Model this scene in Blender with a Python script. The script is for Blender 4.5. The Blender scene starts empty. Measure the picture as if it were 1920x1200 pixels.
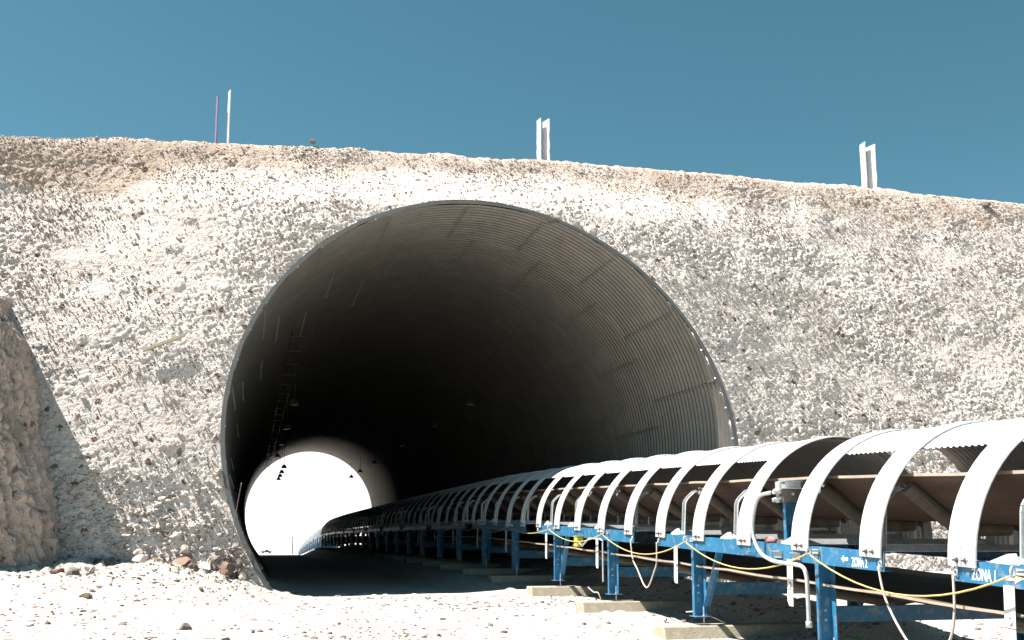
import bpy, math, random
import numpy as np
from mathutils import Vector, Matrix

random.seed(7)
RNG = np.random.default_rng(11)
SC = bpy.context.scene
COL = SC.collection
R_ = math.radians

# ------------------------------------------------------------------ camera
cam_d = bpy.data.cameras.new('camera')
cam_d.sensor_width = 36.0
cam_d.lens = 36.0 * 1950 / 1920
cam_d.shift_y = 120 / 1920
cam_d.clip_start = 0.1
cam_d.clip_end = 6000
cam = bpy.data.objects.new('camera', cam_d)
COL.objects.link(cam)
cam.location = (0, 0, 1.4)
cam.rotation_euler = (math.pi / 2 + 0.1485, 0, -0.2435)
SC.camera = cam

# ------------------------------------------------------------------ light
SUN = Vector((-0.49, 0.085, 0.87)).normalized()
world = bpy.data.worlds.new('World')
SC.world = world
world.use_nodes = True
wn = world.node_tree
for n in list(wn.nodes):
    wn.nodes.remove(n)
sky = wn.nodes.new('ShaderNodeTexSky')
sky.sky_type = 'NISHITA'
sky.sun_disc = False
sky.sun_elevation = math.asin(SUN.z)
sky.sun_rotation = math.atan2(SUN.x, SUN.y)
sky.altitude = 2600
sky.air_density = 1.0
sky.dust_density = 0.6
sky.ozone_density = 1.2
hs = wn.nodes.new('ShaderNodeHueSaturation')
hs.inputs['Hue'].default_value = 0.457
hs.inputs['Saturation'].default_value = 1.10
hs.inputs['Value'].default_value = 0.76
bg = wn.nodes.new('ShaderNodeBackground')
bg.inputs['Strength'].default_value = 0.055
wo = wn.nodes.new('ShaderNodeOutputWorld')
wn.links.new(sky.outputs[0], hs.inputs['Color'])
wn.links.new(hs.outputs[0], bg.inputs['Color'])
wn.links.new(bg.outputs[0], wo.inputs['Surface'])

sun_d = bpy.data.lights.new('sun', 'SUN')
sun_d.energy = 5.0
sun_d.angle = R_(0.5)
sun_d.color = (1.0, 0.965, 0.91)
sun_o = bpy.data.objects.new('sun', sun_d)
COL.objects.link(sun_o)
sun_o.location = (-20, 5, 40)
sun_o.rotation_euler = SUN.to_track_quat('Z', 'Y').to_euler()

SC.view_settings.view_transform = 'Standard'
SC.view_settings.look = 'None'
SC.view_settings.exposure = 1.50
SC.view_settings.gamma = 1.0
SC.render.engine = 'CYCLES'
SC.cycles.max_bounces = 4
SC.cycles.diffuse_bounces = 1
SC.cycles.glossy_bounces = 2


# ------------------------------------------------------------------ numpy noise
def hsh(ix, iy, s):
    n = (ix.astype(np.int64) * 374761393 + iy.astype(np.int64) * 668265263 + s * 1442695041) & 0x7fffffff
    n = ((n ^ (n >> 13)) * 1274126177) & 0x7fffffff
    n = n ^ (n >> 16)
    return (n & 0xffffff) / float(0xffffff)


def vnoise(x, y, s=0):
    ix = np.floor(x); iy = np.floor(y)
    fx = x - ix; fy = y - iy
    fx = fx * fx * (3 - 2 * fx); fy = fy * fy * (3 - 2 * fy)
    a = hsh(ix, iy, s); b = hsh(ix + 1, iy, s); c = hsh(ix, iy + 1, s); d = hsh(ix + 1, iy + 1, s)
    return (a * (1 - fx) + b * fx) * (1 - fy) + (c * (1 - fx) + d * fx) * fy


def fbm(x, y, s=0, o=4):
    r = 0; a = .5; t = 0
    for i in range(o):
        r = r + a * vnoise(x, y, s + i * 17); t += a
        x = x * 2.03 + 5.1; y = y * 2.03 + 1.7; a *= .5
    return r / t


def stones(x, y, cell, s, fill=.8):
    """height field of half-buried pebbles: domes of random size, one per jittered cell"""
    X = x / cell; Y = y / cell
    ix = np.floor(X); iy = np.floor(Y)
    h = np.zeros_like(X)
    for dx in (-1, 0, 1):
        for dy in (-1, 0, 1):
            cx = ix + dx; cy = iy + dy
            px = cx + .15 + .7 * hsh(cx, cy, s); py = cy + .15 + .7 * hsh(cx, cy, s + 1)
            r = .32 + .5 * hsh(cx, cy, s + 2)
            on = hsh(cx, cy, s + 3) < fill
            el = .6 + .8 * hsh(cx, cy, s + 4)
            d2 = ((X - px) ** 2 / el + (Y - py) ** 2 * el) / (r * r)
            h = np.maximum(h, np.where(on, np.sqrt(np.clip(1 - d2, 0, 1)) * r * 1.2, 0))
    return h * cell


def sst(a, b, x):
    t = np.clip((x - a) / (b - a), 0, 1)
    return t * t * (3 - 2 * t)


# ------------------------------------------------------------------ materials
def newmat(name):
    m = bpy.data.materials.new(name); m.use_nodes = True
    nt = m.node_tree
    for n in list(nt.nodes):
        nt.nodes.remove(n)
    out = nt.nodes.new('ShaderNodeOutputMaterial')
    p = nt.nodes.new('ShaderNodeBsdfPrincipled')
    nt.links.new(p.outputs[0], out.inputs['Surface'])
    return m, nt, p


def N(nt, t, **kw):
    n = nt.nodes.new(t)
    for k, v in kw.items():
        setattr(n, k, v)
    return n


def mixc(nt, a, b, f):
    n = N(nt, 'ShaderNodeMix', data_type='RGBA')
    for sock, v in ((n.inputs[6], a), (n.inputs[7], b), (n.inputs[0], f)):
        if isinstance(v, bpy.types.NodeSocket):
            nt.links.new(v, sock)
        elif isinstance(v, tuple):
            sock.default_value = v + (1,) if len(v) == 3 else v
        else:
            sock.default_value = v
    return n.outputs[2]


def ramp(nt, src, a, b):
    n = N(nt, 'ShaderNodeMapRange')
    n.inputs[1].default_value = a; n.inputs[2].default_value = b
    nt.links.new(src, n.inputs[0])
    return n.outputs[0]


def noise(nt, vec, scale, detail=4, rough=.6):
    n = N(nt, 'ShaderNodeTexNoise')
    n.inputs['Scale'].default_value = scale; n.inputs['Detail'].default_value = detail
    n.inputs['Roughness'].default_value = rough
    nt.links.new(vec, n.inputs['Vector'])
    return n.outputs['Fac']


def simple(name, c1, c2, scale=6, rough=.6, metal=0.0, bump=.0, bscale=40, stretch=None, dirt=None, dirt_amt=.5):
    m, nt, p = newmat(name)
    tc = N(nt, 'ShaderNodeTexCoord')
    v = tc.outputs['Object']
    if stretch:
        mp = N(nt, 'ShaderNodeMapping'); mp.inputs['Scale'].default_value = stretch
        nt.links.new(v, mp.inputs['Vector']); v = mp.outputs[0]
    f = ramp(nt, noise(nt, v, scale, 6, .65), .32, .68)
    c = mixc(nt, c1, c2, f)
    if dirt:
        g = ramp(nt, noise(nt, v, scale * 2.7, 8, .7), .52, .66)
        mu = N(nt, 'ShaderNodeMath', operation='MULTIPLY'); nt.links.new(g, mu.inputs[0]); mu.inputs[1].default_value = dirt_amt
        c = mixc(nt, c, dirt, mu.outputs[0])
    nt.links.new(c, p.inputs['Base Color'])
    p.inputs['Roughness'].default_value = rough
    p.inputs['Metallic'].default_value = metal
    if bump:
        b = N(nt, 'ShaderNodeBump'); b.inputs['Strength'].default_value = bump; b.inputs['Distance'].default_value = .02
        nt.links.new(noise(nt, v, bscale, 5, .7), b.inputs['Height'])
        nt.links.new(b.outputs[0], p.inputs['Normal'])
    return m


def earth(name, pale, mid, tan, attr=True):
    m, nt, p = newmat(name)
    tc = N(nt, 'ShaderNodeTexCoord'); v = tc.outputs['Object']
    c = mixc(nt, pale, mid, ramp(nt, noise(nt, v, .9, 6, .7), .35, .7))
    c = mixc(nt, c, (pale[0] * .72, pale[1] * .66, pale[2] * .62), ramp(nt, noise(nt, v, 7, 6, .75), .55, .72))
    if attr:
        a = N(nt, 'ShaderNodeAttribute'); a.attribute_name = 'soil'
        t2 = mixc(nt, tan, (tan[0] * .8, tan[1] * .75, tan[2] * .68), ramp(nt, noise(nt, v, 2.1, 5, .7), .4, .65))
        ad = N(nt, 'ShaderNodeMath', operation='ADD'); nt.links.new(a.outputs['Fac'], ad.inputs[0])
        nt.links.new(ramp(nt, noise(nt, v, 5, 5, .7), .0, 1.0), ad.inputs[1])
        c = mixc(nt, c, t2, ramp(nt, ad.outputs[0], .60, 1.45))
    # single stones of another rock
    vo = N(nt, 'ShaderNodeTexVoronoi'); vo.inputs['Scale'].default_value = 9
    nt.links.new(v, vo.inputs['Vector'])
    sp = N(nt, 'ShaderNodeSeparateColor'); nt.links.new(vo.outputs['Color'], sp.inputs[0])
    c = mixc(nt, c, (.20, .13, .10), ramp(nt, sp.outputs[0], .965, .99))
    nt.links.new(c, p.inputs['Base Color'])
    p.inputs['Roughness'].default_value = .95
    p.inputs['Specular IOR Level'].default_value = .15
    b = N(nt, 'ShaderNodeBump'); b.inputs['Strength'].default_value = .8; b.inputs['Distance'].default_value = .03
    v2 = N(nt, 'ShaderNodeTexVoronoi'); v2.inputs['Scale'].default_value = 22
    nt.links.new(v, v2.inputs['Vector'])
    inv = N(nt, 'ShaderNodeMath', operation='SUBTRACT'); inv.inputs[0].default_value = 1
    nt.links.new(v2.outputs['Distance'], inv.inputs[1])
    ad2 = N(nt, 'ShaderNodeMath', operation='ADD'); nt.links.new(inv.outputs[0], ad2.inputs[0])
    nt.links.new(noise(nt, v, 45, 5, .8), ad2.inputs[1])
    nt.links.new(ad2.outputs[0], b.inputs['Height'])
    nt.links.new(b.outputs[0], p.inputs['Normal'])
    return m


M = {}
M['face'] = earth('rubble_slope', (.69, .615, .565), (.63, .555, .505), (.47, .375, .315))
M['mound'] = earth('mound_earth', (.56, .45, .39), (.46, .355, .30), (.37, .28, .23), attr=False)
M['ground'] = earth('ground_dust', (.50, .465, .42), (.44, .405, .365), (.30, .235, .18))
M['hill'] = simple('pale_hill', (.38, .38, .385), (.36, .36, .365), .02, .95)
M['stone'] = simple('pale_stone', (.50, .45, .40), (.40, .34, .29), 3, .9, bump=.5, bscale=18)
M['brown_stone'] = simple('brown_stone', (.26, .175, .125), (.15, .10, .075), 3, .9, bump=.6, bscale=14)
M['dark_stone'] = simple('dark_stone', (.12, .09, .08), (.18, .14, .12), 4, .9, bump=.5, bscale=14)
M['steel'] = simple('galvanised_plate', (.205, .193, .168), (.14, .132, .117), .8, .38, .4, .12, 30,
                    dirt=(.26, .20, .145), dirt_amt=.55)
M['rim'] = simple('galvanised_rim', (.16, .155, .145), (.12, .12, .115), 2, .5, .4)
M['bolt'] = simple('zinc_bolt', (.75, .75, .72), (.6, .6, .58), 10, .35, .6)
M['seam_bolt'] = simple('weathered_bolt', (.22, .205, .18), (.10, .095, .085), 10, .5, .3)
M['cover'] = simple('galvanised_cover', (.60, .61, .61), (.48, .49, .49), 4, .5, .25, .35, 3, stretch=(1, .25, 1),
                    dirt=(.5, .47, .42), dirt_amt=.35)
M['galv'] = simple('galvanised_steel', (.62, .64, .64), (.48, .50, .50), 8, .45, .45, .08, 60, dirt=(.35, .30, .25), dirt_amt=.5)
M['blue'] = simple('blue_paint', (.022, .165, .31), (.014, .115, .23), 2.5, .42, 0, .05, 50, dirt=(.30, .27, .23), dirt_amt=.6)
M['belt'] = simple('dusty_belt', (.09, .057, .04), (.06, .04, .03), 1.2, .85, stretch=(3, .25, 3), dirt=(.13, .09, .065), dirt_amt=.5)
M['belt_edge'] = simple('dusty_belt_edge', (.40, .33, .26), (.30, .24, .19), 4, .9)
M['roller'] = simple('roller_shell', (.17, .145, .115), (.11, .09, .075), 5, .6, .1, .05, 50)
M['rubber'] = simple('dark_rubber', (.03, .028, .026), (.06, .052, .045), 8, .8)
M['concrete'] = simple('dusty_concrete', (.38, .335, .25), (.30, .255, .185), 4, .95, bump=.5, bscale=35, dirt=(.5, .47, .4), dirt_amt=.6)
M['white_plate'] = simple('white_galvanised_plate', (.78, .77, .75), (.68, .67, .65), 5, .6, .1)
M['yellow'] = simple('yellow_paint', (.62, .50, .06), (.50, .42, .05), 6, .5)
M['rope'] = simple('yellow_rope', (.55, .43, .13), (.46, .36, .16), 12, .6)
M['cable'] = simple('pale_cable', (.62, .55, .46), (.42, .34, .27), 5, .6)
M['wire'] = simple('rusty_wire', (.13, .095, .07), (.08, .06, .05), 8, .7)
M['wood'] = simple('weathered_wood', (.36, .31, .22), (.27, .23, .16), 3, .85, stretch=(1, 12, 12), bump=.3)
M['white_board'] = simple('white_board', (.62, .62, .62), (.52, .53, .54), 3, .6, stretch=(1, 1, .3))
M['purple_board'] = simple('faded_purple_board', (.20, .14, .24), (.16, .12, .18), 3, .6)
M['letter'] = simple('white_stencil_paint', (.82, .82, .80), (.70, .72, .72), 30, .6)
M['red'] = simple('red_cloth', (.62, .20, .17), (.5, .15, .13), 20, .9)
M['lamp'] = simple('lamp_housing', (.10, .10, .10), (.07, .07, .07), 5, .6)
M['lampw'] = simple('lamp_reflector', (.7, .7, .7), (.6, .6, .6), 5, .4)
M['van'] = simple('dark_vehicle_paint', (.06, .06, .07), (.05, .05, .05), 5, .4)
M['glass'] = simple('vehicle_glass', (.02, .03, .04), (.02, .03, .04), 5, .1)


# ------------------------------------------------------------------ mesh helpers
class MB:
    def __init__(s):
        s.v = []; s.f = []

    def add(s, vs, fs):
        o = len(s.v); s.v += [tuple(v) for v in vs]; s.f += [tuple(i + o for i in f) for f in fs]
        return s

    def box(s, a, b):
        (x0, y0, z0), (x1, y1, z1) = a, b
        return s.add([(x0, y0, z0), (x1, y0, z0), (x1, y1, z0), (x0, y1, z0), (x0, y0, z1), (x1, y0, z1), (x1, y1, z1), (x0, y1, z1)],
                     [(0, 3, 2, 1), (4, 5, 6, 7), (0, 1, 5, 4), (1, 2, 6, 5), (2, 3, 7, 6), (3, 0, 4, 7)])

    def bar(s, a, b, w, h, up=(0, 0, 1)):
        a = Vector(a); b = Vector(b); d = (b - a).normalized()
        u = Vector(up); r = d.cross(u).normalized(); u = r.cross(d)
        vs = []
        for p in (a, b):
            for i, j in ((-1, -1), (1, -1), (1, 1), (-1, 1)):
                vs.append(p + r * i * w / 2 + u * j * h / 2)
        return s.add(vs, [(0, 1, 2, 3), (7, 6, 5, 4), (0, 4, 5, 1), (1, 5, 6, 2), (2, 6, 7, 3), (3, 7, 4, 0)])

    def tube(s, pts, r, n=8, cap=True):
        pts = [Vector(p) for p in pts]
        rs = r if isinstance(r, (list, tuple)) else [r] * len(pts)
        vs = []; ref = Vector((.13, .29, .94))
        d0 = (pts[1] - pts[0]).normalized()
        if abs(d0.dot(ref.normalized())) > .9:
            ref = Vector((1, .1, 0))
        for i, p in enumerate(pts):
            d = (pts[min(i + 1, len(pts) - 1)] - pts[max(i - 1, 0)]).normalized()
            u = d.cross(ref)
            if u.length < 1e-3:
                u = d.orthogonal()
            u.normalize(); w = d.cross(u).normalized(); ref = -u.cross(d) if False else ref
            for k in range(n):
                t = 2 * math.pi * k / n
                vs.append(p + (u * math.cos(t) + w * math.sin(t)) * rs[i])
        fs = []
        for i in range(len(pts) - 1):
            for k in range(n):
                a = i * n + k; b = i * n + (k + 1) % n
                fs.append((a, b, b + n, a + n))
        if cap:
            fs.append(tuple(range(n - 1, -1, -1)))
            fs.append(tuple((len(pts) - 1) * n + k for k in range(n)))
        return s.add(vs, fs)

    def ring(s, c, ax, R, r, n=14, m=6):
        c = Vector(c); ax = Vector(ax).normalized(); u = ax.orthogonal().normalized(); w = ax.cross(u)
        vs = []; fs = []
        for i in range(n):
            t = 2 * math.pi * i / n; d = u * math.cos(t) + w * math.sin(t)
            for j in range(m):
                q = 2 * math.pi * j / m
                vs.append(c + d * (R + r * math.cos(q)) + ax * r * math.sin(q))
        for i in range(n):
            for j in range(m):
                fs.append((i * m + j, ((i + 1) % n) * m + j, ((i + 1) % n) * m + (j + 1) % m, i * m + (j + 1) % m))
        return s.add(vs, fs)

    def prism(s, poly, axis, a, b):
        """poly: 2-D outline, extruded along axis from a to b"""
        n = len(poly); vs = []
        for t in (a, b):
            for p in poly:
                vs.append({'x': (t, p[0], p[1]), 'y': (p[0], t, p[1]), 'z': (p[0], p[1], t)}[axis])
        fs = [tuple(range(n)), tuple(range(2 * n - 1, n - 1, -1))]
        for i in range(n):
            j = (i + 1) % n
            fs.append((i, i + n, j + n, j))
        return s.add(vs, fs)

    def mesh(s, name, mat, smooth=False, bevel=0):
        me = bpy.data.meshes.new(name)
        me.from_pydata(s.v, [], s.f)
        if bevel:
            import bmesh
            bm = bmesh.new(); bm.from_mesh(me)
            es = [e for e in bm.edges if len(e.link_faces) == 2 and e.calc_face_angle(0) > .9]
            bmesh.ops.bevel(bm, geom=es, offset=bevel, segments=1, affect='EDGES', clamp_overlap=True)
            bm.to_mesh(me); bm.free()
        me.materials.append(M[mat])
        if smooth:
            me.shade_smooth()
        me.update()
        return me


def ob(name, me, parent=None, loc=(0, 0, 0), rot=(0, 0, 0), **props):
    o = bpy.data.objects.new(name, me)
    COL.objects.link(o)
    o.parent = parent; o.location = loc; o.rotation_euler = rot
    for k, v in props.items():
        o[k] = v
    return o


def empty(name, loc, label, cat, group=None, rot=(0, 0, 0)):
    o = bpy.data.objects.new(name, None)
    o.empty_display_size = .2
    COL.objects.link(o); o.location = loc; o.rotation_euler = rot
    o['label'] = label; o['category'] = cat
    if group:
        o['group'] = group
    return o


def npmesh(name, V, F, mat, smooth=True, attr=None):
    me = bpy.data.meshes.new(name)
    V = np.ascontiguousarray(V, dtype=np.float32); F = np.ascontiguousarray(F, dtype=np.int32)
    k = F.shape[1]
    me.vertices.add(len(V)); me.vertices.foreach_set('co', V.ravel())
    me.loops.add(F.size); me.loops.foreach_set('vertex_index', F.ravel())
    me.polygons.add(len(F)); me.polygons.foreach_set('loop_start', np.arange(0, F.size, k, dtype=np.int32))
    me.polygons.foreach_set('loop_total', np.full(len(F), k, dtype=np.int32))
    me.update(calc_edges=True)
    if attr is not None:
        a = me.attributes.new('soil', 'FLOAT', 'POINT'); a.data.foreach_set('value', attr.astype(np.float32).ravel())
    me.polygons.foreach_set('use_smooth', np.full(len(F), smooth))
    me.materials.append(M[mat])
    return me


def gridfaces(nr, nc, keep=None):
    i = np.arange(nr - 1)[:, None] * nc + np.arange(nc - 1)[None]
    i = i.ravel()
    if keep is not None:
        i = i[keep.ravel()]
    return np.stack([i, i + 1, i + nc + 1, i + nc], 1)


def spaced(a, b, d):
    return np.linspace(a, b, int(round((b - a) / d)) + 1)


def axis_pts(segs):
    out = [segs[0][0]]
    for a, b, d in segs:
        out += list(spaced(a, b, d)[1:])
    return np.array(out)


# ------------------------------------------------------------------ layout constants
PX, PZ, PR = 5.876, 4.073, 6.6           # pipe axis and radius
PD, PT = 25.48, .28                     # mouth plane: y = PD + PT*(z-PZ)
Y_END = 112.0
RAILX = 7.1
RY = np.array([-8, 2.5, 8.67, 12.3, 17.3, 20.5, 24.4, 32.7, 50, 64, 95, 108, 125, 141, 156, 172])
RZ = np.array([.5, .88, 1.16, 1.32, 1.50, 1.61, 1.74, 1.97, 2.07, 2.10, 2.12, 2.03, 1.5, .85, .1, -.9])


def railz(y):
    return np.interp(y, RY, RZ)


def ground_z(x, y):
    x = np.asarray(x, float); y = np.asarray(y, float)
    base = np.interp(y, [0, 10, 18, 24.6, 40, 108, 125, 500, 700, 3000], [-.15, -.12, -.03, .07, .0, -.12, -.5, -5.0, -5.5, -5.5])
    berm = railz(y) - 1.3 - .14 - .19
    w = sst(5.0, 6.5, x) * (1 - sst(11.0, 13.5, x)) * (1 - sst(150, 190, y))
    g = base * (1 - w) + berm * w
    g = g + .80 * (1 - sst(-2.2, 1.6, x)) * sst(18.5, 24.3, y) * (1 - sst(35, 45, y))
    g = g + .55 * np.exp(-((x - 9.7) / .95) ** 2) * sst(12.2, 15.0, y) * (1 - sst(140, 160, y)) * (.75 + .25 * np.sin(y * 1.7) * np.cos(y * .61))
    g = g + .5 * sst(12, 17, x) * sst(14, 24, y) * (1 - sst(35, 45, y))
    return g


RIDX = np.array([-40, -12, -7.18, -4.40, -1.03, 1.58, 8.44, 14.17, 20.19, 24.29, 26.27, 45, 90])
RIDZ = np.array([11.66, 11.96, 12.21, 12.49, 12.75, 12.84, 13.08, 13.15, 13.20, 13.06, 13.02, 12.66, 12.06])


def face_base(x, u):
    """undisplaced embankment face: u runs up the slope (u = height until the crest rounds off)"""
    zc = np.interp(x, RIDX, RIDZ)
    k = 2.6
    z = zc - np.logaddexp(0, (zc - u) * k) / k
    z = zc - (zc - z)
    y = 24.10 + .41 * u
    d = np.hypot(x - PX, z - PZ) - PR
    w = (1 - sst(-.5, 7.0, d)) * (1 - sst(zc - 2.6, zc - .6, z))
    ym = PD + PT * (z - PZ) + .03
    y = y * (1 - w) + ym * w
    return y, z, d, zc


def face_pts(x, u, fine=True):
    y, z, d, zc = face_base(x, u)
    big = (fbm(x / 3.2 + 9, u / 2.6, 3, 4) - .5) * .20
    mid = (fbm(x / .8, u / .6 + 3, 8, 4) - .5) * .07
    # gullies: slanted scars
    gul = (fbm(x / 1.5 + u * .12, u / 7, 21, 3) - .5) * .13
    h0 = big + mid + gul; h = 0 * h0
    dens = fbm(x / 2.2, u / 1.4, 31, 3)
    if fine:
        wx = x + (fbm(x / .3, u / .3, 33, 3) - .5) * .25; wu = u * 1.35 + (fbm(x / .3, u / .3, 37, 3) - .5) * .25
        big_n = np.clip(dens - .38, 0, 1) * 3
        h = h + stones(wx, wu, .34, 41, .03) * .15 + stones(wx, wu, .19, 51, .18) * (.03 + .14 * big_n)
        h = h + stones(wx + 3, wu, .105, 61, .55) * (.05 + .22 * big_n) + stones(wx, wu + 4, .078, 71, .7) * (.14 + .30 * big_n)
        h = h + (vnoise(x / .055, u / .042, 81) - .5) * .018
    fade = sst(.0, 1.1, d)
    h = h0 * (.1 + .9 * fade) + h * (.45 + .55 * sst(.0, .25, d))
    foot = 1 - .4 * sst(.9, .2, u)
    h = h * (1 - .75 * sst(zc - 1.2, zc + .4, u))
    h = h * foot + .02 * (1 - sst(0, .6, d))
    z = z + (fbm(x / .9, x * 0 + 2, 77, 4) - .5) * .16 * sst(zc - 1.0, zc, u) * sst(.5, 2, d) + (vnoise(x / .13, x * 0 + 5, 79) - .5) * .05 * sst(zc - .6, zc, u)
    return x, y - .922 * h, z + .387 * h, d, zc, h


# ------------------------------------------------------------------ embankment
def build_embankment():
    xs = axis_pts([(-60, -10, .9), (-10, -7.6, .15), (-7.6, 26.6, .031), (26.6, 31, .2), (31, 95, 1.2)])
    us = axis_pts([(-1.6, -.2, .12), (-.2, 13.9, .031), (13.9, 16.5, .12)])
    X, U = np.meshgrid(xs, us)
    x, y, z, d, zc, h = face_pts(X, U)
    low = (U < .4) & (X > 9)
    soil = np.zeros_like(X)
    up = zc - z
    n1 = fbm(X / 2.0, U / 1.2, 91, 4)
    soil += sst(2.1, .3, up - (n1 - .5) * 2.6) * .72
    soil += np.exp(-(((X + 4.4) / 2.2) ** 2 + ((U - 11.4) / 1.5) ** 2)) * .75 * (n1 + .5)
    soil += np.exp(-(((X + 1.9) / 1.8) ** 2 + ((U - 12.2) / 1.1) ** 2)) * .5
    soil += sst(.56, .70, fbm(X / 1.6, U / 1.4, 95, 4)) * .28
    V = np.stack([x, y, z], -1).reshape(-1, 3)
    nr, nc = X.shape
    inside = d < .0
    keep = ~(inside[:-1, :-1] & inside[1:, :-1] & inside[:-1, 1:] & inside[1:, 1:])
    # drop any quad that reaches well into the pipe
    keep &= ~(d[:-1, :-1] < -.04) & ~(d[1:, 1:] < -.04) & ~(d[1:, :-1] < -.04) & ~(d[:-1, 1:] < -.04)
    me = npmesh('embankment', V, gridfaces(nr, nc, keep), 'face', True, soil)
    o = ob('embankment_slope', me, kind='structure')
    # flat road on top and the slope behind
    top = MB()
    xs2 = list(np.linspace(-60, 95, 40)); ys2 = [30.9, 34, 50, 70, 90, 103.5, 112]
    P = []
    for yy in ys2:
        for xx in xs2:
            zc_ = float(np.interp(xx, RIDX, RIDZ))
            P.append((xx, yy, zc_ - .04 if yy < 104 else zc_ - (yy - 103.5) * 1.55))
    F = []
    n = len(xs2)
    for j in range(len(ys2) - 1):
        for i in range(n - 1):
            if ys2[j] > 103 and abs((xs2[i] + xs2[i + 1]) / 2 - PX) < 9.5:
                continue
            F.append((j * n + i, j * n + i + 1, (j + 1) * n + i + 1, (j + 1) * n + i))
    top.add(P, F)
    ob('embankment_top', top.mesh('embankment_top', 'face', True), kind='structure')
    # near slope's height samples for scattering
    m = (d > .12) & (X > -7.6) & (X < 26.6) & (U > .3) & (U < 13.2)
    return V.reshape(nr, nc, 3)[m], soil[m]


def build_back_slope():
    """the far face of the embankment around the exit of the pipe"""
    xs = axis_pts([(-60, -2.5, 2.5), (-2.5, 14.5, .25), (14.5, 95, 3.2)])
    us = axis_pts([(-3, 0, .5), (0, 11.5, .25), (11.5, 14, .5)])
    X, U = np.meshgrid(xs, us)
    zc = np.interp(X, RIDX, RIDZ)
    y = 114.3 - .5 * U
    d = np.hypot(X - PX, U - PZ) - PR
    w = 1 - sst(.1, 3, d)
    y = y * (1 - w) + (Y_END - .06) * w
    y = y + (fbm(X / 2, U / 2, 5, 3) - .5) * .3 * (1 - w)
    z = np.minimum(U, zc)
    ins = d < -.1
    keep = ~(ins[:-1, :-1] | ins[1:, :-1] | ins[:-1, 1:] | ins[1:, 1:])
    V = np.stack([X, y, z], -1).reshape(-1, 3)
    F = gridfaces(*X.shape, keep)
    ob('embankment_back', npmesh('embankment_back', V, F, 'face', True), kind='structure')


# ------------------------------------------------------------------ ground
def build_ground():
    xs = axis_pts([(-2500, -300, 200), (-300, -40, 20), (-40, -9, 1), (-9, 13.5, .055), (13.5, 30, .4), (30, 100, 5), (100, 2500, 200)])
    ys = axis_pts([(-300, -20, 20), (-20, 6, 1), (6, 10, .2), (10, 26.5, .055), (26.5, 40, .3), (40, 130, 1.5), (130, 500, 10), (500, 2500, 200)])
    X, Y = np.meshgrid(xs, ys)
    Z = ground_z(X, Y)
    near = sst(-12, -9, X) * (1 - sst(28, 34, X)) * sst(-2, 6, Y) * (1 - sst(27, 45, Y))
    n = (fbm(X / 2.5, Y / 2.5, 3, 4) - .5) * .10 + (fbm(X / .5, Y / .5, 13, 3) - .5) * .022
    n = n + stones(X + 1, Y, .16, 151, .10) * .30
    toe = sst(20.5, 24.3, Y) * (1 - sst(-.6, 1.6, X))
    n = n + toe * (stones(X, Y, .35, 161, .3) * .35 + stones(X, Y, .17, 171, .6) * .4)
    Z = Z + n * near
    soil = np.zeros_like(X) + toe * .15
    V = np.stack([X, Y, Z], -1).reshape(-1, 3)
    ob('ground', npmesh('ground', V, gridfaces(*X.shape), 'ground', True, soil), kind='structure')
    m = (X > -8.5) & (X < 13) & (Y > 10.2) & (Y < 24.8)
    return V.reshape(X.shape + (3,))[m]


def build_hill():
    xs = np.linspace(-2600, 2600, 90); ys = axis_pts([(560, 1400, 40), (1400, 3200, 200)])
    X, Y = np.meshgrid(xs, ys)
    Z = -8 + 260 * sst(560, 2100, Y) * (.75 + .5 * fbm(X / 600, Y / 600, 7, 4)) + (fbm(X / 90, Y / 90, 9, 4) - .5) * 14 * sst(600, 900, Y)
    cut = 1 - .62 * sst(60, 900, np.abs(X - 40))
    Z = -8 + (Z + 8) * cut
    V = np.stack([X, Y, Z], -1).reshape(-1, 3)
    ob('far_hill', npmesh('far_hill', V, gridfaces(*X.shape), 'hill', True), kind='structure')


# ------------------------------------------------------------------ loose stones
def ico(seed, sub=1, flat=.75, jag=.22):
    import bmesh
    bm = bmesh.new(); bmesh.ops.create_icosphere(bm, subdivisions=sub, radius=1)
    rr = random.Random(seed)
    for v in bm.verts:
        v.co *= 1 + rr.uniform(-jag, jag)
        v.co.z *= flat
    V = np.array([v.co[:] for v in bm.verts]); F = np.array([[v.index for v in f.verts] for f in bm.faces])
    bm.free()
    return V, F


def scatter(name, pts, sizes, mat, smooth=False, **props):
    shapes = [ico(s) for s in range(8)]
    Vs = []; Fs = []; off = 0
    n = len(pts)
    ang = RNG.uniform(0, 6.283, n); tilt = RNG.uniform(-.6, .6, n)
    pick = RNG.integers(0, 8, n)
    for k in range(8):
        idx = np.where(pick == k)[0]
        if not len(idx):
            continue
        V, F = shapes[k]
        c, s = np.cos(ang[idx]), np.sin(ang[idx]); ct, st = np.cos(tilt[idx]), np.sin(tilt[idx])
        x = V[None, :, 0] * RNG.uniform(.8, 1.5, len(idx))[:, None]; y = V[None, :, 1] + 0 * x; z = V[None, :, 2] + 0 * x
        y, z = y * ct[:, None] - z * st[:, None], y * st[:, None] + z * ct[:, None]
        x, y = x * c[:, None] - y * s[:, None], x * s[:, None] + y * c[:, None]
        P = np.stack([x, y, z], -1) * sizes[idx][:, None, None] + pts[idx][:, None, :]
        Vs.append(P.reshape(-1, 3))
        Fs.append((F[None] + (np.arange(len(idx)) * len(V))[:, None, None] + off).reshape(-1, 3))
        off += len(idx) * len(V)
    me = npmesh(name, np.concatenate(Vs), np.concatenate(Fs), mat, smooth)
    return ob(name, me, **props)


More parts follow.
